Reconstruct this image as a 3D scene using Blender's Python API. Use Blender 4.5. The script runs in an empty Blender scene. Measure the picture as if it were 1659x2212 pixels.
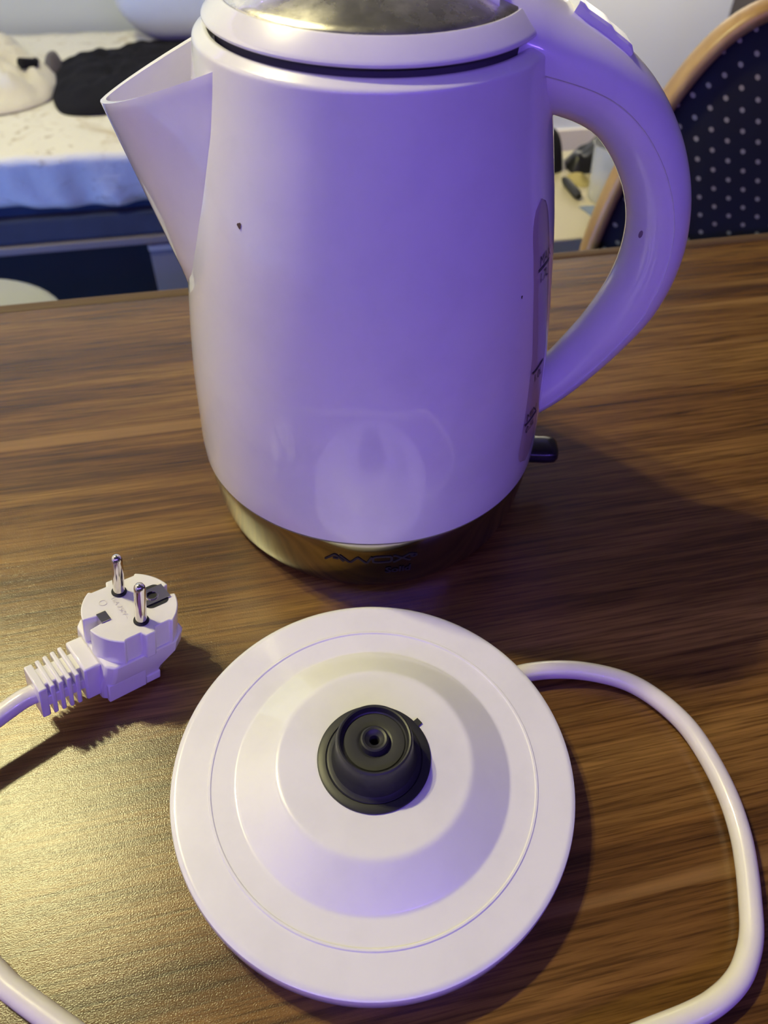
import bpy, bmesh, math, random
from mathutils import Vector, Matrix, noise
random.seed(7)
PI = math.pi
R = math.radians
scene = bpy.context.scene
COL = scene.collection
YAW = R(13.6)                       # the table and the room are turned this much against the camera
FLOOR, CEIL = -0.75, 1.75           # table top is z = 0

# ------------------------------------------------------------------ camera
cam_d = bpy.data.cameras.new('camera')
cam = bpy.data.objects.new('camera', cam_d)
COL.objects.link(cam)
PITCH, ROLL, CAM_H = R(47.18), 0.030, 0.3097
r0 = Vector((1, 0, 0)); u0 = Vector((0, math.sin(PITCH), math.cos(PITCH))); f0 = Vector((0, math.cos(PITCH), -math.sin(PITCH)))
rx = r0 * math.cos(ROLL) + u0 * math.sin(ROLL)
ux = u0 * math.cos(ROLL) - r0 * math.sin(ROLL)
M = Matrix((rx, ux, -f0)).transposed().to_4x4()
M.translation = Vector((0, 0, CAM_H))
cam.matrix_world = M
cam_d.sensor_fit = 'AUTO'
cam_d.sensor_width = 36.0
cam_d.lens = 1660.0 * 36.0 / 2212.0
cam_d.clip_start = 0.01
cam_d.dof.use_dof = True
cam_d.dof.focus_distance = 0.305
cam_d.dof.aperture_fstop = 12.5
scene.camera = cam

# ------------------------------------------------------------------ exposure, world
vs = scene.view_settings
vs.view_transform = 'Standard'; vs.look = 'None'; vs.gamma = 1.0; vs.exposure = 0.0
try: vs.use_curve_mapping = False
except Exception: pass
scene.cycles.caustics_reflective = False
world = bpy.data.worlds.new('world'); scene.world = world
world.use_nodes = True
world.node_tree.nodes['Background'].inputs[0].default_value = (0.02, 0.02, 0.03, 1)
world.node_tree.nodes['Background'].inputs[1].default_value = 1.0

def uv2w(u, v, z=0.0):              # room axes -> world
    c, s = math.cos(YAW), math.sin(YAW)
    return Vector((u * c - v * s, u * s + v * c, z))

def light(name, loc, energy, color, radius):
    d = bpy.data.lights.new(name, 'POINT'); d.energy = energy; d.color = color; d.shadow_soft_size = radius
    o = bpy.data.objects.new(name, d); o.location = loc; COL.objects.link(o); return o

LAMP = Vector((-0.90, 0.71, 1.62))
LAMP_POWER, LAMP_COL = 108.0, (1.0, 0.93, 0.45)
WALL_FILL_POWER = 38.0
ROOM_U0, ROOM_U1, ROOM_V0, ROOM_V1 = -1.75, 1.65, -1.25, 2.46
LED_PURPLE, LED_BLUE = (0.22, 0.115, 1.0), (0.08, 0.30, 1.0)
LED_POWER = 2.05
LED_Z = 0.95

# ------------------------------------------------------------------ materials
def mat(name, color=(0.8, 0.8, 0.8), rough=0.5, metal=0.0, spec=0.5, coat=0.0, trans=0.0, alpha=1.0, sheen=0.0, emit=None):
    m = bpy.data.materials.new(name); m.use_nodes = True
    b = m.node_tree.nodes['Principled BSDF']
    b.inputs['Base Color'].default_value = (*color, 1)
    b.inputs['Roughness'].default_value = rough
    b.inputs['Metallic'].default_value = metal
    b.inputs['Specular IOR Level'].default_value = spec
    b.inputs['Coat Weight'].default_value = coat
    b.inputs['Coat Roughness'].default_value = 0.06
    b.inputs['Transmission Weight'].default_value = trans
    b.inputs['Alpha'].default_value = alpha
    b.inputs['Sheen Weight'].default_value = sheen
    if emit:
        b.inputs['Emission Color'].default_value = (*emit[0], 1); b.inputs['Emission Strength'].default_value = emit[1]
    return m

def nd(m, kind, **kw):
    n = m.node_tree.nodes.new(kind)
    for k, v in kw.items(): setattr(n, k, v)
    return n
def lk(m, a, b): m.node_tree.links.new(a, b)
def bsdf(m): return m.node_tree.nodes['Principled BSDF']

def coords(m, scale=(1, 1, 1), loc=(0, 0, 0), rot=(0, 0, 0)):
    tc = nd(m, 'ShaderNodeTexCoord'); mp = nd(m, 'ShaderNodeMapping')
    mp.inputs['Scale'].default_value = scale; mp.inputs['Location'].default_value = loc; mp.inputs['Rotation'].default_value = rot
    lk(m, tc.outputs['Object'], mp.inputs['Vector']); return mp.outputs['Vector']
def tex_noise(m, vec, scale, detail=3.0, rough=0.5, dist=0.0):
    n = nd(m, 'ShaderNodeTexNoise'); n.inputs['Scale'].default_value = scale; n.inputs['Detail'].default_value = detail
    n.inputs['Roughness'].default_value = rough; n.inputs['Distortion'].default_value = dist
    lk(m, vec, n.inputs['Vector']); return n.outputs['Fac']
def ramp(m, fac, stops):
    n = nd(m, 'ShaderNodeValToRGB'); e = n.color_ramp.elements
    while len(e) < len(stops): e.new(0.5)
    for i, (p, c) in enumerate(stops): e[i].position = p; e[i].color = (*c, 1) if len(c) == 3 else c
    lk(m, fac, n.inputs['Fac']); return n.outputs['Color']
def mixc(m, fac, a, b, mode='MIX'):
    n = nd(m, 'ShaderNodeMix', data_type='RGBA', blend_type=mode)
    if isinstance(fac, float): n.inputs[0].default_value = fac
    else: lk(m, fac, n.inputs[0])
    for i, x in ((6, a), (7, b)):
        if isinstance(x, tuple): n.inputs[i].default_value = (*x, 1)
        else: lk(m, x, n.inputs[i])
    return n.outputs[2]
def bump(m, h, strength, dist, normal=None):
    n = nd(m, 'ShaderNodeBump'); n.inputs['Strength'].default_value = strength; n.inputs['Distance'].default_value = dist
    lk(m, h, n.inputs['Height'])
    if normal: lk(m, normal, n.inputs['Normal'])
    lk(m, n.outputs['Normal'], bsdf(m).inputs['Normal']); return n.outputs['Normal']

def make_wood():
    m = mat('walnut_laminate', rough=0.25, spec=0.54)
    v = coords(m, (0.9, 15, 1), (0.37, 1.3, 0))
    bands = tex_noise(m, v, 2.2, 3.0, 0.55, 0.5)
    v2 = coords(m, (3.6, 105, 1), (2.1, 0.4, 0))
    streak = tex_noise(m, v2, 2.6, 5.0, 0.62, 0.7)
    v3 = coords(m, (11, 380, 1))
    fine = tex_noise(m, v3, 2.4, 3.0, 0.6)
    v5 = coords(m, (0.55, 26, 1), (5.3, 3.3, 0))
    gold = tex_noise(m, v5, 2.4, 1.0, 0.4, 0.35)
    c1 = ramp(m, bands, [(0.32, (0.074, 0.032, 0.008)), (0.5, (0.140, 0.066, 0.015)), (0.68, (0.222, 0.118, 0.028))])
    c2 = ramp(m, streak, [(0.33, (0.50, 0.45, 0.41)), (0.50, (0.92, 0.90, 0.88)), (0.66, (1.22, 1.21, 1.19))])
    c = mixc(m, 1.0, c1, c2, 'MULTIPLY')
    c3 = ramp(m, fine, [(0.36, (0.50, 0.46, 0.42)), (0.5, (1.0, 1.0, 1.0)), (0.68, (1.18, 1.18, 1.18))])
    c = mixc(m, 0.8, c, c3, 'MULTIPLY')
    g = ramp(m, gold, [(0.66, (0, 0, 0)), (0.72, (1, 1, 1))])
    c = mixc(m, g, c, mixc(m, 0.55, c, (0.30, 0.165, 0.05)))
    lk(m, c, bsdf(m).inputs['Base Color'])
    v4 = coords(m, (1, 1.25, 1))
    peel = tex_noise(m, v4, 1700, 2.0, 0.5)
    n1 = bump(m, peel, 0.34, 0.00026)
    bump(m, streak, 0.10, 0.0006, n1)
    return m

def make_wall(name='painted_plaster', color=(0.64, 0.71, 0.83)):
    m = mat(name, color, 0.75, spec=0.25)
    v = coords(m); bump(m, tex_noise(m, v, 60, 4.0), 0.12, 0.002); return m

def make_plastic(name, color, rough=0.3):
    m = mat(name, color, rough, spec=0.4, coat=1.0)
    v = coords(m)
    d = tex_noise(m, v, 45, 4.0, 0.6)
    c = ramp(m, d, [(0.30, tuple(x * 0.95 for x in color)), (0.55, color)])
    lk(m, c, bsdf(m).inputs['Base Color'])
    return m

def make_steel(name='brushed_steel', rough=0.2, color=(0.50, 0.48, 0.46), spots=False):
    m = mat(name, color, rough, 1.0)
    v = coords(m, (1, 1, 60) if not spots else (1, 1, 1))
    n = tex_noise(m, v, 55, 5.0, 0.65)
    rr = ramp(m, n, [(0.3, (rough * 0.75,) * 3), (0.7, (rough * 1.5,) * 3)])
    lk(m, rr, bsdf(m).inputs['Roughness'])
    if spots:
        k = tex_noise(m, coords(m), 60, 6.0, 0.7)
        lk(m, ramp(m, k, [(0.36, tuple(x * 0.62 for x in color)), (0.6, color)]), bsdf(m).inputs['Base Color'])
    return m

def make_fabric(name, color, var=0.12, scale=900, b=0.3, rough=0.9):
    m = mat(name, color, rough, spec=0.2, sheen=0.15)
    v = coords(m)
    n = tex_noise(m, v, 9, 4.0, 0.6)
    lk(m, ramp(m, n, [(0.3, tuple(x * (1 - var) for x in color)), (0.7, tuple(min(1, x * (1 + var)) for x in color))]), bsdf(m).inputs['Base Color'])
    bump(m, tex_noise(m, v, scale, 2.0), b, 0.001)
    return m

def make_sheet():
    m = mat('printed_cotton', (0.70, 0.66, 0.58), 0.9, spec=0.2, sheen=0.1)
    v = coords(m)
    n = tex_noise(m, v, 11, 5.0, 0.62, 0.6)
    f = ramp(m, n, [(0.55, (0, 0, 0)), (0.68, (1, 1, 1))])
    w = tex_noise(m, coords(m, (1, 1, 1), (4, 4, 4)), 26, 4.0, 0.65, 1.2)
    f2 = ramp(m, w, [(0.60, (0, 0, 0)), (0.66, (1, 1, 1))])
    c = mixc(m, f, (0.82, 0.80, 0.76), (0.60, 0.53, 0.42))
    c = mixc(m, f2, c, mixc(m, 0.6, c, (0.40, 0.33, 0.24)))
    lk(m, c, bsdf(m).inputs['Base Color'])
    bump(m, tex_noise(m, v, 14, 3.0), 0.35, 0.02)
    return m

def make_dots():
    m = mat('dotted_upholstery', (0.012, 0.011, 0.022), 0.9, spec=0.15, sheen=0.1)
    tc = nd(m, 'ShaderNodeTexCoord'); sep = nd(m, 'ShaderNodeSeparateXYZ'); lk(m, tc.outputs['Object'], sep.inputs[0])
    def math_(op, a, b=None):
        n = nd(m, 'ShaderNodeMath', operation=op)
        for i, x in enumerate((a, b)):
            if x is None: continue
            if isinstance(x, (int, float)): n.inputs[i].default_value = x
            else: lk(m, x, n.inputs[i])
        return n.outputs[0]
    px, pz = 0.0160, 0.0200
    u = math_('DIVIDE', math_('ADD', sep.outputs[0], math_('MULTIPLY', sep.outputs[2], 0.36)), px)
    col = math_('FLOOR', u)
    par = math_('MODULO', math_('ADD', col, 200.0), 2.0)
    w = math_('ADD', math_('DIVIDE', sep.outputs[2], pz), math_('MULTIPLY', par, 0.5))
    fu = math_('MULTIPLY', math_('SUBTRACT', math_('FRACT', u), 0.5), px)
    fw = math_('MULTIPLY', math_('SUBTRACT', math_('FRACT', math_('ADD', w, 200.0)), 0.5), pz)
    dd = math_('SQRT', math_('ADD', math_('MULTIPLY', fu, fu), math_('MULTIPLY', fw, fw)))
    dot = math_('LESS_THAN', dd, 0.0025)
    lk(m, mixc(m, dot, (0.016, 0.014, 0.017), (0.36, 0.31, 0.19)), bsdf(m).inputs['Base Color'])
    bump(m, math_('MULTIPLY', dot, 1.0), 0.4, 0.001)
    return m

WOOD = make_wood()
EDGE_WOOD = mat('dark_edge_band', (0.10, 0.058, 0.030), 0.6, spec=0.3)
WALL = make_wall()
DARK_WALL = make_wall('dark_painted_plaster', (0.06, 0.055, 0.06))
GREY_WALL = make_wall('grey_painted_plaster', (0.78, 0.76, 0.78))
PLASTIC = make_plastic('white_plastic', (0.78, 0.77, 0.77))
PLUG_WHITE = make_plastic('soft_white_plastic', (0.80, 0.78, 0.76), 0.38)
CORD_WHITE = make_plastic('white_rubber', (0.76, 0.72, 0.66), 0.36)
STEEL = make_steel(rough=0.13, color=(0.46, 0.44, 0.42))
LID_STEEL = make_steel('worn_steel', 0.24, (0.84, 0.79, 0.79), True)
bsdf(LID_STEEL).inputs['Coat Weight'].default_value = 0.8
bsdf(LID_STEEL).inputs['Coat Roughness'].default_value = 0.03
CHROME = mat('nickel', (0.74, 0.70, 0.66), 0.12, 1.0)
BLACK = mat('black_plastic', (0.022, 0.022, 0.024), 0.42, spec=0.4)
RUBBER = mat('black_rubber', (0.016, 0.016, 0.018), 0.55, spec=0.35)
SWITCH = mat('glossy_black_plastic', (0.012, 0.009, 0.014), 0.22)
INK = mat('dark_print', (0.030, 0.020, 0.040), 0.5)
ENGRAVE = mat('dark_etching', (0.018, 0.015, 0.018), 0.6)
GAUGE = mat('smoky_plastic', (0.40, 0.33, 0.30), 0.22, spec=0.5)
FAINT = mat('embossed_plastic', (0.70, 0.67, 0.62), 0.5)
GAP = mat('gap_shadow', (0.07, 0.068, 0.075), 0.7)
MARK = mat('brown_scuff', (0.10, 0.06, 0.04), 0.6)

# ------------------------------------------------------------------ object helpers
def mesh_from(name, verts, faces, angle=35):
    me = bpy.data.meshes.new(name)
    me.from_pydata([tuple(v) for v in verts], [], faces); me.validate(); me.update()
    bm = bmesh.new(); bm.from_mesh(me); bmesh.ops.recalc_face_normals(bm, faces=bm.faces); bm.to_mesh(me); bm.free()
    me.shade_smooth()
    try: me.set_sharp_from_angle(angle=R(angle))
    except Exception: pass
    return me

def obj(name, geo, m, parent=None, angle=35, mods=()):
    verts, faces = geo
    me = mesh_from(name, verts, faces, angle)
    me.materials.append(m)
    o = bpy.data.objects.new(name, me); COL.objects.link(o)
    if parent: o.parent = parent
    for k, kw in mods:
        md = o.modifiers.new(k.lower(), k)
        for a, b in kw.items(): setattr(md, a, b)
    return o

def tag(o, label=None, cat=None, group=None, kind=None):
    for k, v in (('label', label), ('category', cat), ('group', group), ('kind', kind)):
        if v: o[k] = v
    return o
def empty(name, loc, rz=0.0, **kw):
    o = bpy.data.objects.new(name, None); o.location = loc; o.rotation_euler = (0, 0, rz); o.empty_display_size = 0.05
    COL.objects.link(o); return tag(o, **kw)

def join(*geos):
    V, F = [], []
    for v, f in geos:
        n = len(V); V += [tuple(x) for x in v]; F += [tuple(i + n for i in q) for q in f]
    return V, F
def xf(geo, mtx): return [mtx @ Vector(v) for v in geo[0]], geo[1]

def lathe(prof, seg=128, cap=True):
    V, F = [], []
    n = len(prof)
    for i in range(seg):
        a = 2 * PI * i / seg
        for r, z in prof: V.append((r * math.cos(a), r * math.sin(a), z))
    for i in range(seg):
        j = (i + 1) % seg
        for k in range(n - 1):
            F.append((i * n + k, j * n + k, j * n + k + 1, i * n + k + 1))
    if cap:
        F.append(tuple(i * n for i in range(seg))[::-1]); F.append(tuple(i * n + n - 1 for i in range(seg)))
    return V, F

def loft(rings, cap=True, closed=True):
    V, F = [], []
    n = len(rings[0])
    for r in rings: V += [tuple(p) for p in r]
    for i in range(len(rings) - 1):
        for k in range(n if closed else n - 1):
            l = (k + 1) % n
            F.append((i * n + k, i * n + l, (i + 1) * n + l, (i + 1) * n + k))
    if cap and closed:
        F.append(tuple(range(n))[::-1]); F.append(tuple((len(rings) - 1) * n + k for k in range(n)))
    return V, F

def box(x0, x1, y0, y1, z0, z1):
    V = [(x, y, z) for z in (z0, z1) for y in (y0, y1) for x in (x0, x1)]
    return V, [(0, 2, 3, 1), (4, 5, 7, 6), (0, 1, 5, 4), (2, 6, 7, 3), (0, 4, 6, 2), (1, 3, 7, 5)]

def prism(poly, z0, z1):
    n = len(poly)
    V = [(x, y, z0) for x, y in poly] + [(x, y, z1) for x, y in poly]
    F = [tuple(range(n))[::-1], tuple(range(n, 2 * n))] + [(i, (i + 1) % n, n + (i + 1) % n, n + i) for i in range(n)]
    return V, F

def catmull(pts, per=8):
    out = []
    P = [Vector(p) for p in pts]
    P = [P[0] * 2 - P[1]] + P + [P[-1] * 2 - P[-2]]
    for i in range(1, len(P) - 2):
        for k in range(per):
            t = k / per
            a, b, c, d = P[i - 1], P[i], P[i + 1], P[i + 2]
            out.append(0.5 * ((2 * b) + (c - a) * t + (2 * a - 5 * b + 4 * c - d) * t * t + (3 * b - a - 3 * c + d) * t ** 3))
    out.append(P[-2]); return out

def resample(pts, n):
    L = [0.0]
    for a, b in zip(pts, pts[1:]): L.append(L[-1] + (Vector(b) - Vector(a)).length)
    out, k = [], 0
    for i in range(n):
        s = L[-1] * i / (n - 1)
        while k < len(L) - 2 and L[k + 1] < s: k += 1
        t = (s - L[k]) / max(1e-9, L[k + 1] - L[k])
        out.append(Vector(pts[k]).lerp(Vector(pts[k + 1]), t))
    return out

def tube(pts, r, seg=14, cap=True):
    rings = []
    up = Vector((0, 0, 1))
    n = len(pts)
    for i, p in enumerate(pts):
        t = (Vector(pts[min(n - 1, i + 1)]) - Vector(pts[max(0, i - 1)])).normalized()
        s = t.cross(up)
        if s.length < 1e-4: s = t.cross(Vector((1, 0, 0)))
        s.normalize(); w = s.cross(t)
        rr = r(i / (n - 1)) if callable(r) else r
        rings.append([Vector(p) + s * (rr * math.cos(2 * PI * k / seg)) + w * (rr * math.sin(2 * PI * k / seg)) for k in range(seg)])
    return loft(rings, cap)

BEV = lambda w, s=2: ('BEVEL', dict(width=w, segments=s, limit_method='ANGLE', angle_limit=R(40)))

# ------------------------------------------------------------------ the room
def wall(name, u0, u1, v0, v1, z0, z1, m):
    g = box(u0, u1, v0, v1, z0, z1)
    o = obj(name, g, m); o.rotation_euler = (0, 0, YAW); o['kind'] = 'structure'; return o
FLOOR_MAT = mat('floor_laminate', (0.16, 0.11, 0.075), 0.55)
_v = coords(FLOOR_MAT, (2, 22, 1))
lk(FLOOR_MAT, ramp(FLOOR_MAT, tex_noise(FLOOR_MAT, _v, 2.0, 4.0), [(0.3, (0.11, 0.072, 0.048)), (0.7, (0.20, 0.14, 0.10))]), bsdf(FLOOR_MAT).inputs['Base Color'])
T = 0.08
wall('floor', ROOM_U0 - T, ROOM_U1 + T, ROOM_V0 - T, ROOM_V1 + T, FLOOR - T, FLOOR, FLOOR_MAT)
wall('ceiling', ROOM_U0 - T, ROOM_U1 + T, ROOM_V0 - T, ROOM_V1 + T, CEIL, CEIL + T, make_wall('ceiling_paint', (0.10, 0.098, 0.095)))
wall('wall_back', ROOM_U0 - T, ROOM_U1 + T, ROOM_V1, ROOM_V1 + T, FLOOR, CEIL, WALL)
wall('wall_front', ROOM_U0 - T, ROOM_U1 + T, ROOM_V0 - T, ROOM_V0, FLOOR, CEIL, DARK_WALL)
wall('wall_left', ROOM_U0 - T, ROOM_U0, ROOM_V0, ROOM_V1, FLOOR, CEIL, GREY_WALL)
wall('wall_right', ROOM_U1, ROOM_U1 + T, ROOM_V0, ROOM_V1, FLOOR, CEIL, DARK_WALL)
BASEB = mat('white_trim_paint', (0.7, 0.68, 0.66), 0.5)
wall('baseboard_back', ROOM_U0, ROOM_U1, ROOM_V1 - 0.014, ROOM_V1, FLOOR, FLOOR + 0.07, BASEB)

# ceiling lamp: two bulbs on a short rod (out of the frame, it lights the table)
lamp = empty('ceiling_lamp', (LAMP.x, LAMP.y, CEIL), label='two bulb ceiling lamp giving the warm yellow light above the table', cat='lamp')
LAMP_METAL = mat('lamp_metal', (0.3, 0.28, 0.25), 0.35, 1.0)
obj('canopy', lathe([(0.0, 0), (0.055, 0), (0.055, -0.012), (0.03, -0.03), (0.0, -0.03)], 40, False), LAMP_METAL, lamp)
obj('rod', tube([(0, 0, -0.02), (0, 0, LAMP.z - CEIL + 0.06)], 0.006), LAMP_METAL, lamp)
obj('arm', tube([(-0.07, -0.03, LAMP.z - CEIL + 0.06), (0.07, 0.03, LAMP.z - CEIL + 0.06)], 0.006), LAMP_METAL, lamp)
for sx in (-1, 1):
    c = Vector((0.07 * sx, 0.03 * sx, LAMP.z - CEIL))
    obj('socket', xf(lathe([(0.0, 0.064), (0.016, 0.064), (0.018, 0.034), (0.0, 0.034)], 24, False), Matrix.Translation(c)), LAMP_METAL, lamp)
    L = light('bulb_light', c, LAMP_POWER / 2, LAMP_COL, 0.032); L.parent = lamp

# added fill lamp, unseen above the chair, brightens the back wall on the right
WL = uv2w(1.22, 2.14, 0.40)
wl = empty('wall_fill_lamp', uv2w(1.22, ROOM_V1, 0.40), YAW, label='unseen fill lamp added above the dotted chair to brighten the wall', cat='lamp')
obj('wall_plate', box(-0.05, 0.05, -0.014, 0.0, -0.05, 0.05), LAMP_METAL, wl, mods=[BEV(0.004, 2)])
obj('arm', tube([(0, -0.012, 0.03), (0, -0.18, 0.07), (0, -0.32, 0.06)], 0.007), LAMP_METAL, wl)
obj('socket', xf(lathe([(0.0, 0.066), (0.016, 0.066), (0.018, 0.036), (0.0, 0.036)], 24, False), Matrix.Translation((0, -0.32, 0))), LAMP_METAL, wl)
sh = [(0.085 * math.cos(PI + PI * k / 24), -0.32 + 0.085 * math.sin(PI + PI * k / 24)) for k in range(25)]
obj('light_shield', loft([[(x, y, z) for z in (-0.11, 0.10)] for x, y in sh], False, False), LAMP_METAL, wl, mods=[('SOLIDIFY', dict(thickness=0.003))])  # added shield, keeps the fill light off the table
L = light('bulb_light', (0, -0.32, 0), WALL_FILL_POWER, (1.0, 0.83, 0.54), 0.035); L.parent = wl

# led strip on the wall
strip_mat = mat('strip_backing', (0.7, 0.7, 0.7), 0.5)
led = empty('led_strip', uv2w(0, ROOM_V0, LED_Z), label='purple and blue light strips running along the walls of the room', cat='light strip')
def strip(u0, v0, u1, v1, n, z, col, pw):
    a, b = uv2w(u0, v0, z), uv2w(u1, v1, z)
    base = led.location
    obj('tape', tube([a - base, b - base], 0.004, 6), strip_mat, led)
    for i in range(n):
        p = a.lerp(b, (i + 0.5) / n)
        o = light('diode', p - base + uv2w(0, 0.012), pw, col, 0.006); o.parent = led
e = 0.03
strip(-1.30, ROOM_V0 + e, 1.25, ROOM_V0 + e, 32, 0.95, LED_PURPLE, LED_POWER)
strip(ROOM_U0 + e, ROOM_V1 - e, ROOM_U1 - e, ROOM_V1 - e, 36, CEIL - 0.05, LED_PURPLE, LED_POWER * 0.045)
strip(ROOM_U0 + e, -1.0, ROOM_U0 + e, ROOM_V1 - 2 * e, 34, CEIL - 0.05, LED_PURPLE, LED_POWER * 0.045)
strip(ROOM_U1 - e, -1.0, ROOM_U1 - e, ROOM_V1 - 2 * e, 34, CEIL - 0.05, LED_PURPLE, LED_POWER * 0.045)
strip(ROOM_U0 + e, -0.55, ROOM_U0 + e, 0.55, 12, -0.56, LED_BLUE, LED_POWER * 10.0)

# ------------------------------------------------------------------ the table
E0 = Vector((-0.281, 0.481, 0)); yaw_v = -math.sin(YAW) * E0.x + math.cos(YAW) * E0.y      # far edge in room axes
FAR = yaw_v
table = empty('dining_table', (0, 0, FLOOR), YAW, label='walnut brown laminate table the kettle and its base stand on', cat='table')
def rounded_rect(x0, x1, y0, y1, r, n=5):
    P = []
    for cx, cy, a0 in ((x1 - r, y1 - r, 0), (x0 + r, y1 - r, 90), (x0 + r, y0 + r, 180), (x1 - r, y0 + r, 270)):
        for i in range(n + 1):
            a = R(a0 + 90 * i / n); P.append((cx + r * math.cos(a), cy + r * math.sin(a)))
    return P
H0 = -FLOOR
obj('tabletop', prism(rounded_rect(-0.72, 0.86, FAR - 0.80, FAR - 0.013, 0.004), H0 - 0.028, H0), WOOD, table, mods=[BEV(0.0012)])
obj('edge_band', box(-0.72, 0.86, FAR - 0.0128, FAR, H0 - 0.028, H0 - 0.0004), EDGE_WOOD, table, mods=[BEV(0.004, 3)])
for sx in (-0.64, 0.78):
    for sy in (FAR - 0.74, FAR - 0.08):
        obj('leg', box(sx - 0.03, sx + 0.03, sy - 0.03, sy + 0.03, 0, H0 - 0.0285), EDGE_WOOD, table, mods=[BEV(0.004)])

# ------------------------------------------------------------------ kettle
KX, KY = -0.0093, 0.317
kettle = empty('electric_kettle', (KX, KY, 0), label='white plastic jug kettle with steel band standing on the walnut table', cat='kettle')
ZK = [(.0, .0795), (.0016, .0818), (.005, .0832), (.012, .0843), (.022, .0856), (.032, .0868), (.0385, .0875), (.048, .0876), (.06, .0871), (.08, .0862), (.10, .0846), (.13, .0812), (.16, .0770), (.19, .0713), (.21, .0671), (.2235, .0647)]
def prof_r(z):
    for (a, ra), (b, rb) in zip(ZK, ZK[1:]):
        if z <= b: return ra + (rb - ra) * (z - a) / (b - a)
    return ZK[-1][1]
sm = catmull([(r, z, 0) for z, r in ZK[6:]], 6)
body_prof = [(0.0, .0388), (.0862, .0388), (.0871, .0394)] + [(p.x, p.y) for p in sm[1:]] + \
    [(.0646, .2241), (.0644, .2246), (.0641, .2250), (.0636, .2254), (.0631, .2257), (.0611, .2269), (.0606, .2272), (.0600, .2273), (.0592, .2272), (.0588, .2268), (.0586, .2200), (0.0, .2200)]
obj('body', lathe(body_prof, 160, False), PLASTIC, kettle, 28)
band_prof = [(0.0, 0.0), (.0795, 0.0), (.0812, .0010), (.0822, .0028), (.0832, .006), (.0843, .012), (.0856, .022), (.0866, .031), (.0871, .0365), (.0869, .0384), (.0862, .0387), (0, .0387)]
band = obj('steel_band', lathe(band_prof, 160, False), STEEL, kettle, 50)

def surf(az, z, off=0.0):            # point on the kettle wall
    r = prof_r(z) + off
    return Vector((r * math.cos(az), r * math.sin(az), z))

def ribbons(strokes, w, mapf, step=0.0006, closed=()):
    V, F = [], []
    for si, st in enumerate(strokes):
        pts = [Vector((x, y, 0)) for x, y in st]
        n = max(2, int(sum((b - a).length for a, b in zip(pts, pts[1:])) / step))
        P = []
        for a, b in zip(pts, pts[1:]):
            k = max(1, int((b - a).length / step))
            P += [a.lerp(b, i / k) for i in range(k)]
        P.append(pts[-1])
        base = len(V)
        for i, p in enumerate(P):
            t = (P[min(len(P) - 1, i + 1)] - P[max(0, i - 1)]).normalized()
            s = Vector((-t.y, t.x, 0)) * w / 2
            V += [mapf(p.x + s.x, p.y + s.y, 0.0), mapf(p.x - s.x, p.y - s.y, 0.0), mapf(p.x + s.x, p.y + s.y, 0.00018), mapf(p.x - s.x, p.y - s.y, 0.00018)]
        for i in range(len(P) - 1):
            a, b = base + 4 * i, base + 4 * i + 4
            F += [(a + 2, a + 3, b + 3, b + 2), (a, a + 2, b + 2, b), (a + 1, b + 1, b + 3, a + 3)]
    return V, F

def text_geo(s, size, mapf, extrude=0.00018, shear=0.0, bold=0.0):
    cu = bpy.data.curves.new('lettering', 'FONT'); cu.body = s; cu.size = size; cu.shear = shear; cu.resolution_u = 3; cu.offset = bold
    o = bpy.data.objects.new('lettering', cu); COL.objects.link(o)
    bpy.context.view_layer.update()
    dg = bpy.context.evaluated_depsgraph_get()
    me = o.evaluated_get(dg).to_mesh()
    bm = bmesh.new(); bm.from_mesh(me)
    bmesh.ops.triangulate(bm, faces=bm.faces)
    V = [v.co.copy() for v in bm.verts]; bm.verts.index_update()
    F = [tuple(v.index for v in f.verts) for f in bm.faces]
    bm.free(); o.evaluated_get(dg).to_mesh_clear()
    bpy.data.objects.remove(o); bpy.data.curves.remove(cu)
    return [mapf(v.x, v.y, extrude) for v in V], F

# brand lettering on the band: wide slanted capitals, then a smaller word under them
def band_map(az0, z0):
    def f(x, y, off):
        return surf(az0 + x / 0.0856, z0 + y, 0.00012 + off)
    return f
Wd, Hh = 0.0445, 0.0050
def L_(seq, x0, x1, y0=0.0, y1=1.0, sl=0.0):
    return [((x0 + (x1 - x0) * x + sl * y) * Wd, (y0 + (y1 - y0) * y) * Hh) for x, y in seq]
arc = [(0.5 + 0.5 * math.copysign(abs(math.cos(a)) ** 0.45, math.cos(a)), 0.5 + 0.5 * math.copysign(abs(math.sin(a)) ** 0.45, math.sin(a))) for a in [2 * PI * i / 28 for i in range(29)]]
swirl = [(0.5 + 0.5 * math.cos(a) * (1 - 0.045 * i), 0.5 + 0.5 * math.sin(a) * (1 - 0.045 * i)) for i, a in enumerate([R(150) - i * R(27) for i in range(17)])]
strokes = [L_([(0, 0), (0.52, 1), (0.60, 1), (1.0, 0)], 0.0, 0.205), L_([(0.42, 0.42), (0.72, 0.34)], 0.0, 0.205),
           L_([(0, 1), (0.27, 0), (0.34, 0), (0.56, 0.86), (0.80, 0), (0.86, 0), (1, 1)], 0.165, 0.505),
           L_(arc, 0.515, 0.715, 0.02, 0.98),
           L_([(0, 1), (0.12, 1), (0.90, 0), (1, 0)], 0.73, 0.925), L_([(0, 0), (0.12, 0), (0.86, 1), (1.12, 1)], 0.73, 0.925),
           L_(swirl, 0.905, 0.995, 0.35, 0.95)]
obj('lettering', ribbons(strokes, 0.0011, band_map(R(-102.2), 0.0244)), ENGRAVE, band)['label'] = 'dark wide capitals etched on the steel band'
obj('lettering', text_geo('Solid', 0.0066, band_map(R(-82.8), 0.0152), bold=0.00022), ENGRAVE, band)['label'] = 'small dark word etched under the capitals'

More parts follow.
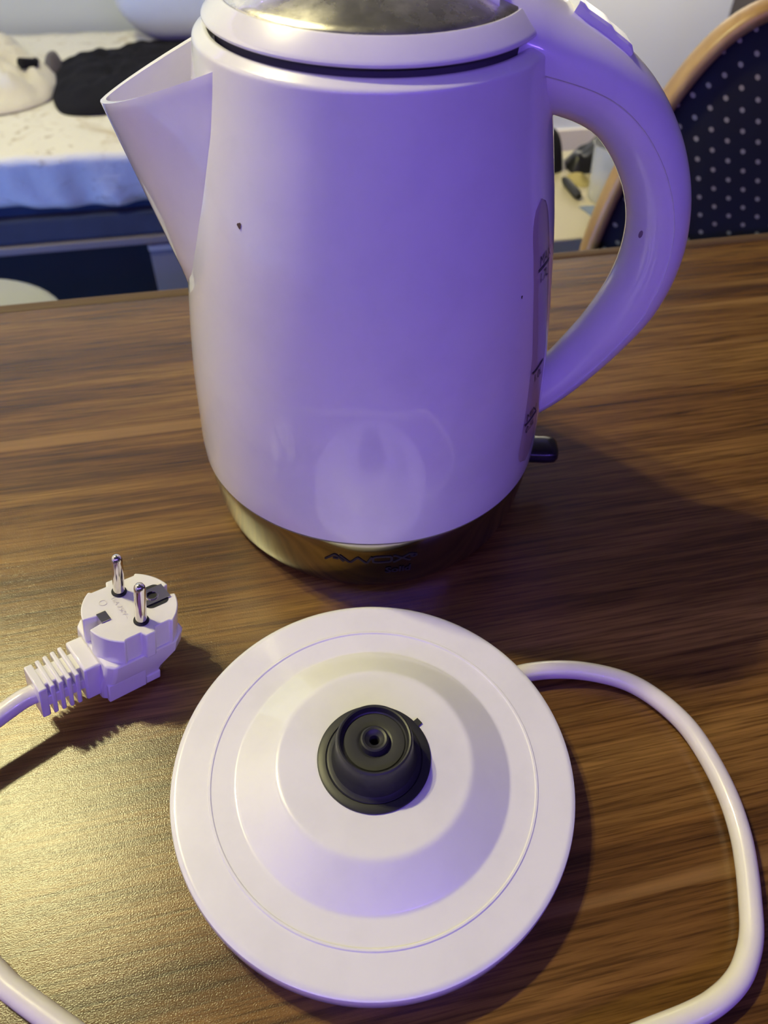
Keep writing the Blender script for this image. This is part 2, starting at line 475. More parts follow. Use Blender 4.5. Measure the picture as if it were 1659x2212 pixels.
# water gauge
def gauge_map(x, y, off=0.0): return surf(R(-28.0) + x / 0.078 + (0.05 - abs(y - 0.115) * 0.9) * 1.0, y, 0.0002 + off)
def gauge_geo(hw, z0, z1, off, skirt=True):
    V, F = [], []
    nz, nx = 48, 9
    for i in range(nz + 1):
        t = i / nz; z = z0 + (z1 - z0) * t
        e0, e1 = (z - z0), (z1 - z)
        w = hw
        for e_ in (e0, e1):
            if e_ < hw * 1.5: w = min(w, hw * math.sqrt(max(0.0, 1 - (1 - e_ / (hw * 1.5)) ** 2)))
        w = max(w, 0.0002)
        for k in range(nx):
            x = -w + 2 * w * k / (nx - 1)
            V.append(gauge_map(x, z, off if 0 < k < nx - 1 or not skirt else off - 0.0006))
    for i in range(nz):
        for k in range(nx - 1):
            a = i * nx + k; F.append((a, a + 1, a + nx + 1, a + nx))
    return V, F
gauge = obj('water_gauge', gauge_geo(0.0088, 0.053, 0.180, 0.0005), GAUGE, kettle, 60)
def gm(az, z0):
    def f(x, y, off): return surf(az + x / 0.079, z0 + y, 0.0008 + off)
    return f
for azd, z, up, dn in ((-31.4, 0.1535, 'MAX', '1.7L'), (-31.6, 0.1066, None, '1.0L'), (-33.6, 0.0800, 'MIN', '0.5L')):
    mp = gm(R(azd), z)
    obj('mark_line', ribbons([[(0, 0), (0.0118, 0)]], 0.0011, mp), INK, gauge)
    if up: obj('mark_text', text_geo(up, 0.0062, lambda x, y, o, mp=mp: mp(x * 0.92 + 0.0010, y + 0.0013, o)), INK, gauge)
    if dn: obj('mark_text', text_geo(dn, 0.0058, lambda x, y, o, mp=mp: mp(x * 0.92 + 0.0014, y - 0.0058, o)), INK, gauge)
# scuffs on the wall
def blob(az, z, w, h, off=0.0003):
    V = [surf(az, z, off)]; F = []
    for i in range(10):
        a = 2 * PI * i / 10; k = 1 + 0.25 * math.sin(3 * a + az * 9)
        V.append(surf(az + w * k * math.cos(a) / 0.08, z + h * k * math.sin(a), off))
    for i in range(10): F.append((0, 1 + i, 1 + (i + 1) % 10))
    return V, F
obj('scuff', blob(R(-127.6), 0.1778, 0.0011, 0.0011), MARK, kettle)
obj('scuff', blob(R(-39.9), 0.1479, 0.0005, 0.0007), MARK, kettle)

# spout: v-shaped lip opposite the handle
def att_half(z):
    T_ = [(.122, 0.0), (.130, 15), (.143, 26.5), (.157, 30.5), (.176, 35), (.2014, 38.5), (.2235, 38.5)]
    for (a, x), (b, y) in zip(T_, T_[1:]):
        if z <= b: return R(x + (y - x) * max(0, z - a) / (b - a))
    return R(38.5)
def tip_x(z): return -(0.0815 + (z - 0.122) * 0.3130 + 0.010 * ((z - 0.122) / 0.076) * (1 - (z - 0.122) / 0.076) * 0.25)
def sec(z, s):                       # s in -1..1, 0 = tip
    ah = att_half(z); r = prof_r(z) - 0.0006
    ax_, ay_ = -r * math.cos(ah), r * math.sin(ah)
    u = abs(s)
    f = u ** 1.25                    # fraction from tip
    x = tip_x(z) + (ax_ - tip_x(z)) * f
    y = ay_ * (f ** 0.64)
    return Vector((x, math.copysign(y, s) if s else 0.0, z))
def rim_z(x): return 0.1975 + (x + 0.1057) * (0.0245 / 0.0557)
NS, NV = 49, 26
V, F = [], []
for k in range(NS):
    s = -1 + 2 * k / (NS - 1)
    zr = 0.21
    for _ in range(25): zr = 0.5 * zr + 0.5 * min(0.2245, rim_z(sec(zr, s).x))
    for j in range(NV):
        z = 0.1225 + (zr - 0.1225) * (j / (NV - 1)); V.append(sec(z, s))
for k in range(NS - 1):
    for j in range(NV - 1):
        a = k * NV + j; F.append((a, a + NV, a + NV + 1, a + 1))
obj('spout', (V, F), PLASTIC, kettle, 60, mods=[('SOLIDIFY', dict(thickness=0.0024, offset=-1.0, use_even_offset=False)), BEV(0.0009, 3)])

# lid: ring, steel cap, hinge tongue
lid_prof = [(0.0, .2298), (.0560, .2298), (.0594, .2298), (.0600, .2299), (.0604, .2303), (.0604, .2309), (.0601, .2314), (.0596, .2319), (.0546, .2368), (.0540, .2372), (.0535, .2372), (.0531, .2368), (.0526, .2356), (0, .2356)]
lid = obj('lid', lathe(lid_prof, 160, False), PLASTIC, kettle, 28)
cap = [(.0529, .2358), (.0532, .2371), (.0528, .2377)]
rad = 0.0526 / math.sin(R(24)); z_c = 0.2377 - rad * math.cos(R(24))
cap += [(rad * math.sin(a), z_c + rad * math.cos(a)) for a in [R(24 * (1 - i / 22)) for i in range(1, 23)]]
obj('steel_cap', lathe(cap, 160, False), LID_STEEL, lid, 40)

obj('gap_shadow_ring', lathe([(0.0, .2205), (.0566, .2205), (.0566, .2297), (0, .2297)], 96, False), GAP, lid, 40)  # ring painted dark for the shadow in the gap under the lid
# handle: swept superellipse, outer shell over an inner grip
OUT = [(.033, .2475), (.045, .2425), (.056, .2365), (.068, .2305), (.080, .2240), (.090, .2170), (.099, .2090), (.107, .1995), (.114, .1890), (.120, .1770), (.1245, .1640), (.1272, .1500), (.1277, .1390), (.1265, .1260), (.1220, .1100), (.1115, .0910), (.099, .0735), (.087, .0600), (.074, .0490)]
INN = [(.037, .1990), (.046, .1998), (.054, .1994), (.062, .1977), (.070, .1950), (.078, .1905), (.085, .1835), (.0905, .1760), (.095, .1680), (.0985, .1590), (.1003, .1500), (.1006, .1400), (.0995, .1310), (.0965, .1200), (.0905, .1055), (.084, .0935), (.079, .0850), (.072, .0760), (.065, .0690)]
NH = 60
shift = Vector((-KX, 0, 0))
oc = resample([p for p in catmull([(x, z, 0) for x, z in OUT], 6)], NH)
ic = resample([p for p in catmull([(x, z, 0) for x, z in INN], 6)], NH)
def hw(t):
    T_ = [(0, .0280), (.05, .0268), (.12, .0235), (.2, .0195), (.3, .0168), (.5, .0148), (.75, .0138), (1, .0135)]
    for (a, x), (b, y) in zip(T_, T_[1:]):
        if t <= b: return x + (y - x) * (t - a) / (b - a)
    return T_[-1][1]
def sup(c, e): return math.copysign(abs(c) ** e, c)
NSEG = 40
def handle_rings(i0, i1, scale, inset, full=True, lo=0.0):
    rings = []
    for i in range(i0, i1):
        t = i / (NH - 1)
        o_, n_ = oc[i], ic[i]
        c = (o_ + n_) / 2; rd = (o_ - n_) / 2
        hr = rd.length; d = rd / hr
        w = hw(t) * scale; h = hr - inset
        ring = []
        if full:
            angs = [2 * PI * k / NSEG for k in range(NSEG)]
        else:
            a0 = math.asin(lo(t))
            angs = [a0 + (PI - 2 * a0) * k / (NSEG - 1) for k in range(NSEG)]
        for a in angs:
            q = c + d * (h * sup(math.sin(a), 1.0)); y = w * sup(math.cos(a), 0.96)
            ring.append(Vector((q.x - KX, y, q.y)))
        if not full:                 # close the shell underneath
            m_ = 8
            p0, p1 = ring[-1], ring[0]
            inner = c + d * (h * sup(lo(t) - 0.10, 1))
            for k in range(1, m_): 
                q = p0.lerp(p1, k / m_); ring.append(Vector((inner.x - KX, q.y * 0.9, inner.y)))
        rings.append(ring)
    return rings
I_SEAM = 0
handle = obj('handle', loft(handle_rings(0, NH, 0.955, 0.0004)), PLASTIC, kettle, 60)
lo = lambda t: -0.10 + 0.42 * min(1, t / 0.5)
obj('handle_shell', loft(handle_rings(0, NH, 1.0, 0.0, False, lo)), PLASTIC, handle, 60)
# hinge tongue of the lid, running up to the handle
rings = []
TO = catmull([(.000, .2492, 0), (.010, .2500, 0), (.020, .2500, 0), (.0325, .2476, 0)], 5)
for i, p in enumerate(TO):
    t = i / (len(TO) - 1)
    w = 0.010 + 0.0165 * t ** 0.8; zb = 0.2375 - 0.008 * t
    c = Vector((p.x - KX, 0, (p.y + zb) / 2)); h = (p.y - zb) / 2
    rings.append([Vector((c.x, w * sup(math.cos(a), .8), c.z + h * sup(math.sin(a), .8))) for a in [2 * PI * k / 32 for k in range(32)]])
obj('hinge_tongue', loft(rings), PLASTIC, lid, 50)
# release button on the top of the handle
rings = []
idx = [i for i in range(NH) if 0.0585 <= oc[i].x <= 0.0865 and oc[i].y > 0.2]
nb = 14
bt = resample([oc[i] for i in idx], nb)
for j in range(nb):
    p = bt[j]; q = bt[min(nb - 1, j + 1)] - bt[max(0, j - 1)]; q.normalize(); nrm = Vector((-q.y, q.x, 0))
    if nrm.y < 0: nrm = -nrm
    h = 0.0023 + (0.0007 if j < 2 else 0.0) - (0.0007 if j > 7 else 0) - (0.0012 if j == nb - 1 else 0)
    top = p + nrm * h; bot = p - nrm * 0.004
    w = 0.0072
    sec_ = []
    for k, (yy, tt) in enumerate(((-w, 0), (-w, 0.85), (-w * 0.88, 1), (w * 0.88, 1), (w, 0.85), (w, 0))):
        q_ = bot.lerp(top, tt); sec_.append(Vector((q_.x - KX, yy, q_.y)))
    rings.append(sec_)
obj('release_button', loft(rings), PLASTIC, handle, 30)
obj('scuff', ([Vector((.1025 - KX + .0009 * math.cos(a), -0.0149, .1570 + .0017 * math.sin(a))) for a in [2 * PI * i / 10 for i in range(10)]], [tuple(range(10))]), mat('faint_scuff', (0.20, 0.15, 0.15), 0.6), handle)
# power switch at the foot of the handle
sw = []
for x, s_ in ((.078, 1.0), (.088, 1.0), (.0925, 0.96), (.0945, 0.72), (.0952, 0.3)):
    sw.append([Vector((x - KX, 0.0085 * s_ * sup(math.cos(a), .6), 0.0226 + 0.0044 * s_ * sup(math.sin(a), .6))) for a in [2 * PI * k / 24 for k in range(24)]])
obj('power_switch', loft(sw), SWITCH, kettle, 50)

# ------------------------------------------------------------------ power base with its cord and plug
BX, BY = -0.0010, 0.1324
pbase = empty('kettle_power_base', (BX, BY, 0), label='round white power base with black connector and white cord', cat='kettle base')
bp = [(0.0, 0.0), (.0745, 0.0), (.0758, .0012), (.0775, .0020), (.0798, .0036), (.0804, .0060), (.0804, .0118), (.0801, .0128), (.0793, .0134), (.0782, .0136),
      (.0776, .0136), (.0664, .0136), (.0657, .0136), (.0653, .0141), (.0646, .0141), (.0642, .0136), (.0635, .0136), (.0556, .0136), (.0549, .0136), (.0543, .0138), (.0537, .0142), (.0531, .0146), (.0401, .0226), (.0394, .0230), (.0385, .0234), (.0374, .0236), (.0366, .0236), (.0230, .0236), (.0, .0236)]
bp = [(r * 0.99, z + (0.003 if z > 0.003 else 0)) for r, z in bp]
obj('base_disc', lathe(bp, 192, False), PLASTIC, pbase, 28)
fl = [(0.0, .0234), (.0222, .0234), (.0222, .0243), (.0216, .0246), (.0190, .0247), (.0187, .0243), (.0183, .0248), (.0176, .0250), (.0166, .0256), (.0157, .0275), (.0151, .031), (.0148, .0360), (.0146, .0385), (.0143, .0394), (.0137, .0398), (.0131, .0396), (.0128, .0388), (.0124, .0374), (.0118, .0369), (.0114, .0373),
      (.0070, .0374), (.0064, .0373), (.0058, .0370), (.0056, .0374), (.0055, .0390), (.0052, .0397), (.0046, .0400), (.0038, .0398), (.0030, .0389), (.0020, .0384), (.0017, .0376), (.0016, .0330), (.0, .0330)]
conn = obj('connector', lathe([(r * 0.99, z + 0.003) for r, z in fl], 96, False), BLACK, pbase, 30)
a = R(42)
obj('key_tab', xf(box(-0.0014, 0.0014, 0.0, 0.0026, .0268, .0274), Matrix.Rotation(a - PI / 2, 4, 'Z') @ Matrix.Translation((0, .0214, 0))), BLACK, conn)

# plug, tilted, pins up: built in its own frame (x along the pins, y towards the earth clip, z out of the face)
PC = Vector((-0.1068, 0.1905, 0.0405))
ey_az = R(42); tilt = R(11)
e_ = Vector((math.cos(ey_az), math.sin(ey_az), 0))
nz = (Vector((0, 0, 1)) * math.cos(tilt) + e_ * math.sin(tilt)).normalized()
ey = (e_ - nz * e_.dot(nz)).normalized(); ex = ey.cross(nz).normalized()
PM = Matrix((ex, ey, nz)).transposed().to_4x4(); PM.translation = PC - Vector((BX, BY, 0))
def P_(geo): return xf(geo, PM)
RF = 0.0196
def face_outline():
    P = []
    # round face with flats beside the pins, guide steps and the two earth slots
    key = []
    for i in range(120):
        a = 2 * PI * i / 120
        x, y = RF * math.cos(a), RF * math.sin(a)
        lim = 0.0180
        if abs(x) > lim and abs(y) < 0.013: x = math.copysign(lim, x)
        if 0.0030 < abs(y) < 0.0100 and abs(x) > 0.0155: x = math.copysign(0.0155, x)
        if abs(x) < 0.0026 and y < 0: y = -RF + 0.0068
        if abs(x) < 0.0028 and y > 0: y = RF - 0.0035
        P.append((x, y))
    return P
fo = face_outline()
plug = obj('plug', P_(prism(fo, -0.0150, 0.0)), PLUG_WHITE, pbase, 25, mods=[BEV(0.0005, 2)])
# housing under the face, drawn out towards the cord
def hs(y0, y1, hx, z):
    return [(-hx * 0.7, y1, z), (-hx, y1 - 0.006, z), (-hx, y0 + 0.003, z), (-hx * 0.8, y0, z), (hx * 0.8, y0, z), (hx, y0 + 0.003, z), (hx, y1 - 0.006, z), (hx * 0.7, y1, z)]
hr_ = [[Vector(p) for p in hs(-0.0185, 0.0185, 0.0165, -0.0140)], [Vector(p) for p in hs(-0.0190, 0.0180, 0.0160, -0.0210)], [Vector(p) for p in hs(-0.0200, 0.0120, 0.0135, -0.0300)], [Vector(p) for p in hs(-0.0200, 0.0090, 0.0125, -0.0385)]]
obj('housing', P_(loft(hr_)), PLUG_WHITE, plug, 25, mods=[BEV(0.0010, 2)])
for s in (-1, 1):
    obj('grip', P_(join(box(s * 0.0132 - 0.0012, s * 0.0132 + 0.0012, -0.0185, -0.0010, -0.0375, -0.0265), box(s * 0.0128 - 0.001, s * 0.0128 + 0.001, -0.001, 0.006, -0.038, -0.033))), PLUG_WHITE, plug, 25, mods=[BEV(0.0006, 2)])
# strain relief: block, then ribs on a core
SZ = -0.0265
obj('neck', P_(box(-0.0092, 0.0092, -0.0258, -0.0185, SZ - 0.0095, SZ + 0.0105)), PLUG_WHITE, plug, 25, mods=[BEV(0.0010, 2)])
relief = obj('strain_relief', P_(join(box(-0.0048, 0.0048, -0.0428, -0.0250, SZ - 0.0050, SZ + 0.0080), box(-0.0075, 0.0075, -0.0428, -0.0250, SZ - 0.0030, SZ + 0.0030))), PLUG_WHITE, plug, 25, mods=[BEV(0.0005, 1)])
for k in range(5):
    y = -0.0286 - k * 0.0033 - (0.0006 if k == 4 else 0)
    d = 0.00095 if k < 4 else 0.0017
    obj('rib', P_(box(-0.0088 + k * 0.0003, 0.0088 - k * 0.0003, y - d, y + d, SZ - 0.0092, SZ + 0.0098 - k * 0.0003)), PLUG_WHITE, relief, 25, mods=[BEV(0.0006, 2)])
pin_prof = [(0.0, -0.002), (.0024, -0.002), (.0024, .0190), (.0022, .0203), (.0016, .0214), (.0008, .0219), (.0, .0220)]
for s in (-1, 1):
    p = obj('pin', P_(xf(lathe(pin_prof, 28, False), Matrix.Translation((s * 0.0097, 0.0, 0)))), CHROME, plug, 40)
    obj('collar', P_(xf(lathe([(0.0, -0.001), (.0032, -0.001), (.0032, .0006), (.0028, .0010), (.0022, .0010), (0, .0010)], 28, False), Matrix.Translation((s * 0.0097, 0.0, 0)))), RUBBER, p, 40)
# earth contacts: black well with a bent steel clip and its hole, plus a clip in the opposite slot
wp = rounded_rect(-0.0062, 0.0062, 0.0052, 0.0158, 0.0028)
well = obj('earth_well', P_(prism(wp, -0.002, 0.00012)), RUBBER, plug)
def clip():
    outer = [(-0.0042, 0.0040), (0.0042, 0.0040), (0.0042, 0.0150), (-0.0042, 0.0150)]
    g = []
    for x0, x1, y0, y1 in ((-0.0042, 0.0042, 0.0040, 0.0082), (-0.0042, -0.0019, 0.0082, 0.0120), (0.0019, 0.0042, 0.0082, 0.0120), (-0.0042, 0.0042, 0.0120, 0.0168)):
        g.append(box(x0, x1, y0, y1, 0.0002, 0.0007))
    return join(*g)
obj('earth_clip', P_(clip()), CHROME, plug, 25)
obj('earth_hole', P_(xf(lathe([(.0021, .0012), (.0027, .0012), (.0029, .0004), (.0021, .0002)], 24, False), Matrix.Translation((0, .0101, 0)))), CHROME, plug, 25)
obj('earth_clip', P_(join(box(-0.0026, 0.0026, -RF + 0.0058, -RF + 0.0064, -0.012, 0.0004), box(-0.0026, 0.0026, -RF + 0.0058, -RF + 0.0098, 0.0001, 0.0006))), CHROME, plug, 25)
# shallow relief markings on the face: a ring and two worn rows
ring = [(0.0, 0.0)]
def face_map(x0, y0, rot):
    c, s = math.cos(rot), math.sin(rot)
    def f(x, y, off): return PM @ Vector((x0 + x * c - y * s, y0 + x * s + y * c, 0.0001 + off * 0.4))
    return f
circ = [(0.0015 * math.cos(2 * PI * i / 20), 0.0015 * math.sin(2 * PI * i / 20)) for i in range(21)]
obj('emboss', ribbons([circ], 0.0003, face_map(-0.0075, -0.0085, 0)), FAINT, plug)
obj('emboss', text_geo('16A 250V~', 0.0030, face_map(-0.0085, -0.0048, 0)), FAINT, plug)

# cord: out of the base, round the right of the table, under the camera and back to the plug
plug_end = (PM @ Vector((0, -0.0430, SZ - 0.0010))) + Vector((BX, BY, 0))
pl_dir = PM.to_3x3() @ Vector((0, -1, 0))
CR = 0.0042
path = [(.052, .179, .0062), (.066, .1845, .0062), (.081, .187, .0058), (.096, .1868, .005), (.112, .183, .0042), (.124, .1745, .0043), (.134, .162, .0043), (.1400, .147, .0043), (.1435, .131, .0043), (.1442, .116, .0043), (.1428, .103, .0043), (.1405, .091, .0043), (.138, .081, .0043), (.1345, .0735, .0043), (.129, .066, .0043), (.121, .0598, .0043), (.110, .0545, .0043), (.085, .046, .0043),
        (.04, .030, .0043), (-.01, .020, .0043), (-.055, .026, .0043), (-.085, .038, .0043), (-.104, .0470, .0043), (-.119, .0545, .0043), (-.127, .0592, .0043), (-.152, .077, .0046), (-.170, .098, .0070), (-.1735, .116, .0130), (-.1690, .131, .0185)]
pe = plug_end
path = [p for p in path if (Vector(p) - pe).length > 0.024]
path += [tuple(pe + Vector((pl_dir.x, pl_dir.y, pl_dir.z - 0.15)) * 0.010), tuple(pe), tuple(pe - pl_dir * 0.012)]
cp = catmull([(x - BX, y - BY, z) for x, y, z in path], 8)
obj('power_cord', tube(cp, CR, 18), CORD_WHITE, pbase, 60)

# ------------------------------------------------------------------ bed along the back wall
NAVY = make_fabric('navy_upholstery', (0.030, 0.038, 0.075), 0.15)
DARK = mat('dark_bed_base', (0.020, 0.018, 0.019), 0.8, spec=0.2)
TRIM = mat('grey_edge_trim', (0.16, 0.145, 0.17), 0.5)
BU0, BU1, BV0, BV1, BZ = -1.72, 0.12, 1.640, 2.43, -0.33
bed = empty('bed', uv2w((BU0 + BU1) / 2, (BV0 + BV1) / 2, FLOOR), YAW, label='bed with navy side and dark base along the far wall', cat='bed')
bl, bw = (BU1 - BU0) / 2, (BV1 - BV0) / 2
zb = -FLOOR
obj('mattress', box(-bl, bl, -bw + 0.062, bw, zb - 0.52, zb - 0.350), NAVY, bed, mods=[BEV(0.03, 4)])
obj('side_rail', box(-bl, bl, -bw + 0.040, bw, zb - 0.534, zb - 0.4785), NAVY, bed, mods=[BEV(0.008, 3)])
obj('trim_strip', box(-bl, bl, -bw + 0.034, bw, zb - 0.553, zb - 0.5345), TRIM, bed, mods=[BEV(0.003, 2)])
obj('bed_base', box(-bl + 0.02, bl - 0.02, -bw + 0.110, bw, 0.0, zb - 0.5535), DARK, bed, mods=[BEV(0.004, 2)])

SHEET = make_sheet()
def sheet_geo():
    V, F = [], []
    nx, rows = 150, []
    prof = [(bw - 0.01, 0)] + [(bw - 0.01 - (2 * bw - 0.02) * i / 30, 0) for i in range(1, 31)]
    for k in range(1, 6): prof.append((-bw + 0.01 - 0.020 * math.sin(R(18 * k)), -0.020 * (1 - math.cos(R(18 * k)))))
    for k in range(1, 9): prof.append((-bw - 0.010, -0.020 - 0.0132 * k))
    for i in range(nx + 1):
        x = -bl - 0.004 + (2 * bl + 0.008) * i / nx
        for j, (y, dz) in enumerate(prof):
            n1 = noise.noise(Vector((x * 5, y * 5, 1.3))); n2 = noise.noise(Vector((x * 16, y * 9, 4.1)))
            fold = math.sin(x * 46 + 3 * noise.noise(Vector((x * 3, 0, 0)))) * 0.5 + noise.noise(Vector((x * 22, 2, dz * 8)))
            drop = max(0, -dz) / 0.126
            z = zb + BZ - 0.004 + 0.005 * n1 + 0.003 * n2 * (1 - drop) + dz * (1 + 0.09 * noise.noise(Vector((x * 4, 7, 1))) * drop)
            z = max(z, zb + BZ - 0.0145) if drop == 0 else z
            yy = y - 0.016 * min(1, drop) * fold + 0.052 * drop
            V.append((x, yy, z))
    m = len(prof)
    for i in range(nx):
        for j in range(m - 1):
            a = i * m + j; F.append((a, a + m, a + m + 1, a + 1))
    return V, F
sheet = obj('bedsheet', sheet_geo(), SHEET, None, 80, mods=[('SOLIDIFY', dict(thickness=0.003, offset=-1.0))])
sheet.location = uv2w((BU0 + BU1) / 2, (BV0 + BV1) / 2, FLOOR); sheet.rotation_euler = (0, 0, YAW)
tag(sheet, 'cream floral bedsheet hanging over the front of the bed', 'bedsheet')

def puff(outline, z0, h, seed, wr=0.25, nr=14, power=3.0, sub=6, drop=0.0):
    """soft pile over a star-shaped outline (world x, y)"""
    o = catmull([(x, y, 0) for x, y in outline] + [(*outline[0], 0)], sub)[:-1]
    c = sum((Vector(p) for p in o), Vector()) / len(o)
    n = len(o); V, F = [], []
    for j in range(nr + 1):
        t = j / nr
        for k, p in enumerate(o):
            q = c.lerp(p, t)
            w = noise.noise(Vector((q.x * 22, q.y * 22, seed))) + 0.5 * noise.noise(Vector((q.x * 50, q.y * 50, seed + 5)))
            z = z0 + h * (1 - t ** power) * (1 + wr * w) + 0.0005
            V.append((q.x, q.y, z))
    for j in range(nr):
        for k in range(n):
            l = (k + 1) % n
            F.append((j * n + k, j * n + l, (j + 1) * n + l, (j + 1) * n + k))
    base = len(V)
    V += [(p.x, p.y, z0 - 0.004) for p in o]
    for k in range(n):
        l = (k + 1) % n
        F.append((nr * n + k, nr * n + l, base + l, base + k))
    F.append(tuple(base + k for k in range(n)))
    return V, F
BT = BZ + 0.004
BLACK_CLOTH = make_fabric('black_jersey', (0.010, 0.010, 0.017), 0.25)
bsdf(BLACK_CLOTH).inputs['Sheen Weight'].default_value = 0.0
WHITE_CLOTH = make_fabric('white_cotton', (0.72, 0.69, 0.64), 0.06)
q = 1.118
def sc(p): return (p[0] * q, p[1] * q)
o = obj('black_garment', puff([sc(p) for p in [(-.727, 1.795), (-.700, 1.700), (-.672, 1.600), (-.630, 1.535), (-.570, 1.540), (-.500, 1.580), (-.420, 1.700), (-.380, 1.860), (-.400, 1.950), (-.455, 1.948), (-.520, 1.950), (-.560, 1.945), (-.640, 1.870), (-.690, 1.845)]], BT, 0.024, 3.0, 0.55, power=6), BLACK_CLOTH, None, 80)
tag(o, 'crumpled black garment lying flat on the bed behind the spout', 'clothing')
o = obj('white_shirt', puff([sc((p[0] - 0.012, p[1])) for p in [(-.98, 1.94), (-.87, 1.955), (-.800, 1.860), (-.752, 1.800), (-.700, 1.745), (-.668, 1.640), (-.690, 1.570), (-.740, 1.530), (-.82, 1.53), (-.95, 1.56), (-1.02, 1.72)]], BT, 0.042, 9.0, 1.0, power=3.5), WHITE_CLOTH, None, 80)
tag(o, 'bunched white shirt on the bed left of the black garment', 'clothing')
GREYC = make_fabric('grey_knit', (0.10, 0.09, 0.11), 0.2)
o = obj('dark_sock', puff([(-.838, 2.00), (-.815, 1.955), (-.797, 1.935), (-.785, 1.965), (-.800, 2.02), (-.822, 2.045)], BT, 0.03, 15.0, 0.4), GREYC, None, 80)
tag(o, 'small dark grey bundle between the white shirt and the wall', 'sock')
o = obj('black_strap', tube([Vector((-.845, 1.972, BT + .022)), Vector((-.826, 1.930, BT + .032)), Vector((-.818, 1.900, BT + .037)), Vector((-.838, 1.872, BT + .044))], lambda t: 0.006 + 0.006 * t, 8), BLACK_CLOTH, None)
tag(o, 'short black strap lying at the back edge of the white shirt', 'strap')
# pillow against the wall
PIL = make_fabric('pale_blue_cotton', (0.60, 0.64, 0.74), 0.05)
def pillow_geo(hx, hy, hz):
    V, F = [], []
    nu, nv = 40, 20
    for j in range(nv + 1):
        b = -PI / 2 + PI * j / nv
        for i in range(nu):
            a = 2 * PI * i / nu
            ex_, ey_ = sup(math.cos(a), 0.32), sup(math.sin(a), 0.6)
            cr = sup(math.cos(b), 0.42)
            x, y, z = hx * ex_ * cr, hy * ey_ * cr, hz * sup(math.sin(b), 0.55)
            w = 1 + 0.06 * noise.noise(Vector((x * 9, y * 9, z * 9)))
            V.append((x * w, y * w, z * w))
    for j in range(nv):
        for i in range(nu):
            k = (i + 1) % nu
            F.append((j * nu + i, j * nu + k, (j + 1) * nu + k, (j + 1) * nu + i))
    return V, F
o = obj('pillow', pillow_geo(0.235, 0.085, 0.17), PIL, None, 80)
o.location = Vector((-0.475, 2.262, BT + 0.172)); o.rotation_euler = (R(-12), 0, YAW)
tag(o, 'plump pale blue pillow on the bed against the wall', 'pillow')

# grey box beside the bed base
GREYBOX = mat('grey_board', (0.165, 0.155, 0.175), 0.6)
PALE = mat('pale_rim', (0.50, 0.45, 0.38), 0.6)
bx = empty('storage_box', uv2w(-0.030, 1.708, FLOOR), YAW, label='slim grey storage box with a pale rim below the bed front', cat='box')
obj('box_body', box(-0.125, 0.125, -0.021, 0.019, 0.0, 0.174), GREYBOX, bx, mods=[BEV(0.002, 2)])
obj('box_rim', box(-0.127, 0.127, -0.023, 0.021, 0.1745, 0.187), PALE, bx, mods=[BEV(0.002, 2)])

# round stool beyond the left table corner
SEAT_W = mat('pale_vinyl', (0.36, 0.37, 0.39), 0.5)
st = empty('round_stool', (-0.592, 0.868, FLOOR), label='pale round stool seat showing past the table at far left', cat='stool')
obj('seat', lathe([(0.0, .415), (.140, .415), (.150, .422), (.155, .434), (.150, .446), (.138, .452), (0.0, .454)], 48, False), SEAT_W, st, 50)
for k in range(4):
    a = PI / 4 + k * PI / 2
    obj('leg', tube([Vector((.10 * math.cos(a), .10 * math.sin(a), .416)), Vector((.13 * math.cos(a), .13 * math.sin(a), 0))], 0.012, 10), TRIM, st)

# ------------------------------------------------------------------ dotted chair on the right
FRAME_W = mat('honey_wood', (0.36, 0.20, 0.062), 0.4)
_v = coords(FRAME_W, (20, 20, 3)); lk(FRAME_W, ramp(FRAME_W, tex_noise(FRAME_W, _v, 3, 3), [(0.3, (0.29, 0.155, 0.045)), (0.7, (0.42, 0.25, 0.085))]), bsdf(FRAME_W).inputs['Base Color'])
DOTS = make_dots()
chair = empty('upholstered_chair', (0.399, 0.860, FLOOR + 0.0), 0.0, label='wood framed chair with white dotted black upholstery behind the table', cat='chair')
# half outline of the back (x from the centre line, z above the floor)
half = [(.176, .42), (.176, .50), (.174, .58), (.170, .63), (.158, .69), (.143, .735), (.127, .772), (.106, .812), (.083, .841), (.056, .860), (.028, .8685), (.0, .871)]
full = catmull([(x, z, 0) for x, z in [(-a, b) for a, b in half] + [(a, b) for a, b in half[::-1][1:]]], 5)
def inset(pts, d):
    out = []
    for i, p in enumerate(pts):
        t = (pts[min(len(pts) - 1, i + 1)] - pts[max(0, i - 1)]).normalized()
        out.append(p - Vector((-t.y, t.x, 0)) * d)
    return out
n_in = inset(full, 0.017)
rings = []
for o_, i_ in zip(full, n_in):
    m_ = (o_ + i_) / 2; d_ = (o_ - i_) / 2
    ring = []
    for k in range(12):
        a = 2 * PI * k / 12
        q_ = m_ + d_ * sup(math.cos(a), .7); ring.append(Vector((q_.x, 0.016 * sup(math.sin(a), .7), q_.y)))
    rings.append(ring)
obj('back_frame', loft(rings), FRAME_W, chair, 50)
V, F = [], []
inn = inset(full, 0.0165)
cz = 0.62
nr = 12
for face in (-1, 1):
    for j in range(nr + 1):
        t = j / nr
        for p in inn:
            cx = p.x * t; zc = cz + (p.y - cz) * t
            V.append((cx, face * (0.006 + 0.014 * (1 - t ** 4)), zc))
n = len(inn)
for f_ in (0, 1):
    b_ = f_ * (nr + 1) * n
    for j in range(nr):
        for k in range(n - 1): F.append((b_ + j * n + k, b_ + j * n + k + 1, b_ + (j + 1) * n + k + 1, b_ + (j + 1) * n + k))
        F.append((b_ + j * n + n - 1, b_ + j * n, b_ + (j + 1) * n, b_ + (j + 1) * n + n - 1))
for k in range(n - 1):
    F.append((nr * n + k, nr * n + k + 1, 2 * (nr + 1) * n - n + k + 1, 2 * (nr + 1) * n - n + k))
obj('back_pad', (V, F), DOTS, chair, 60)
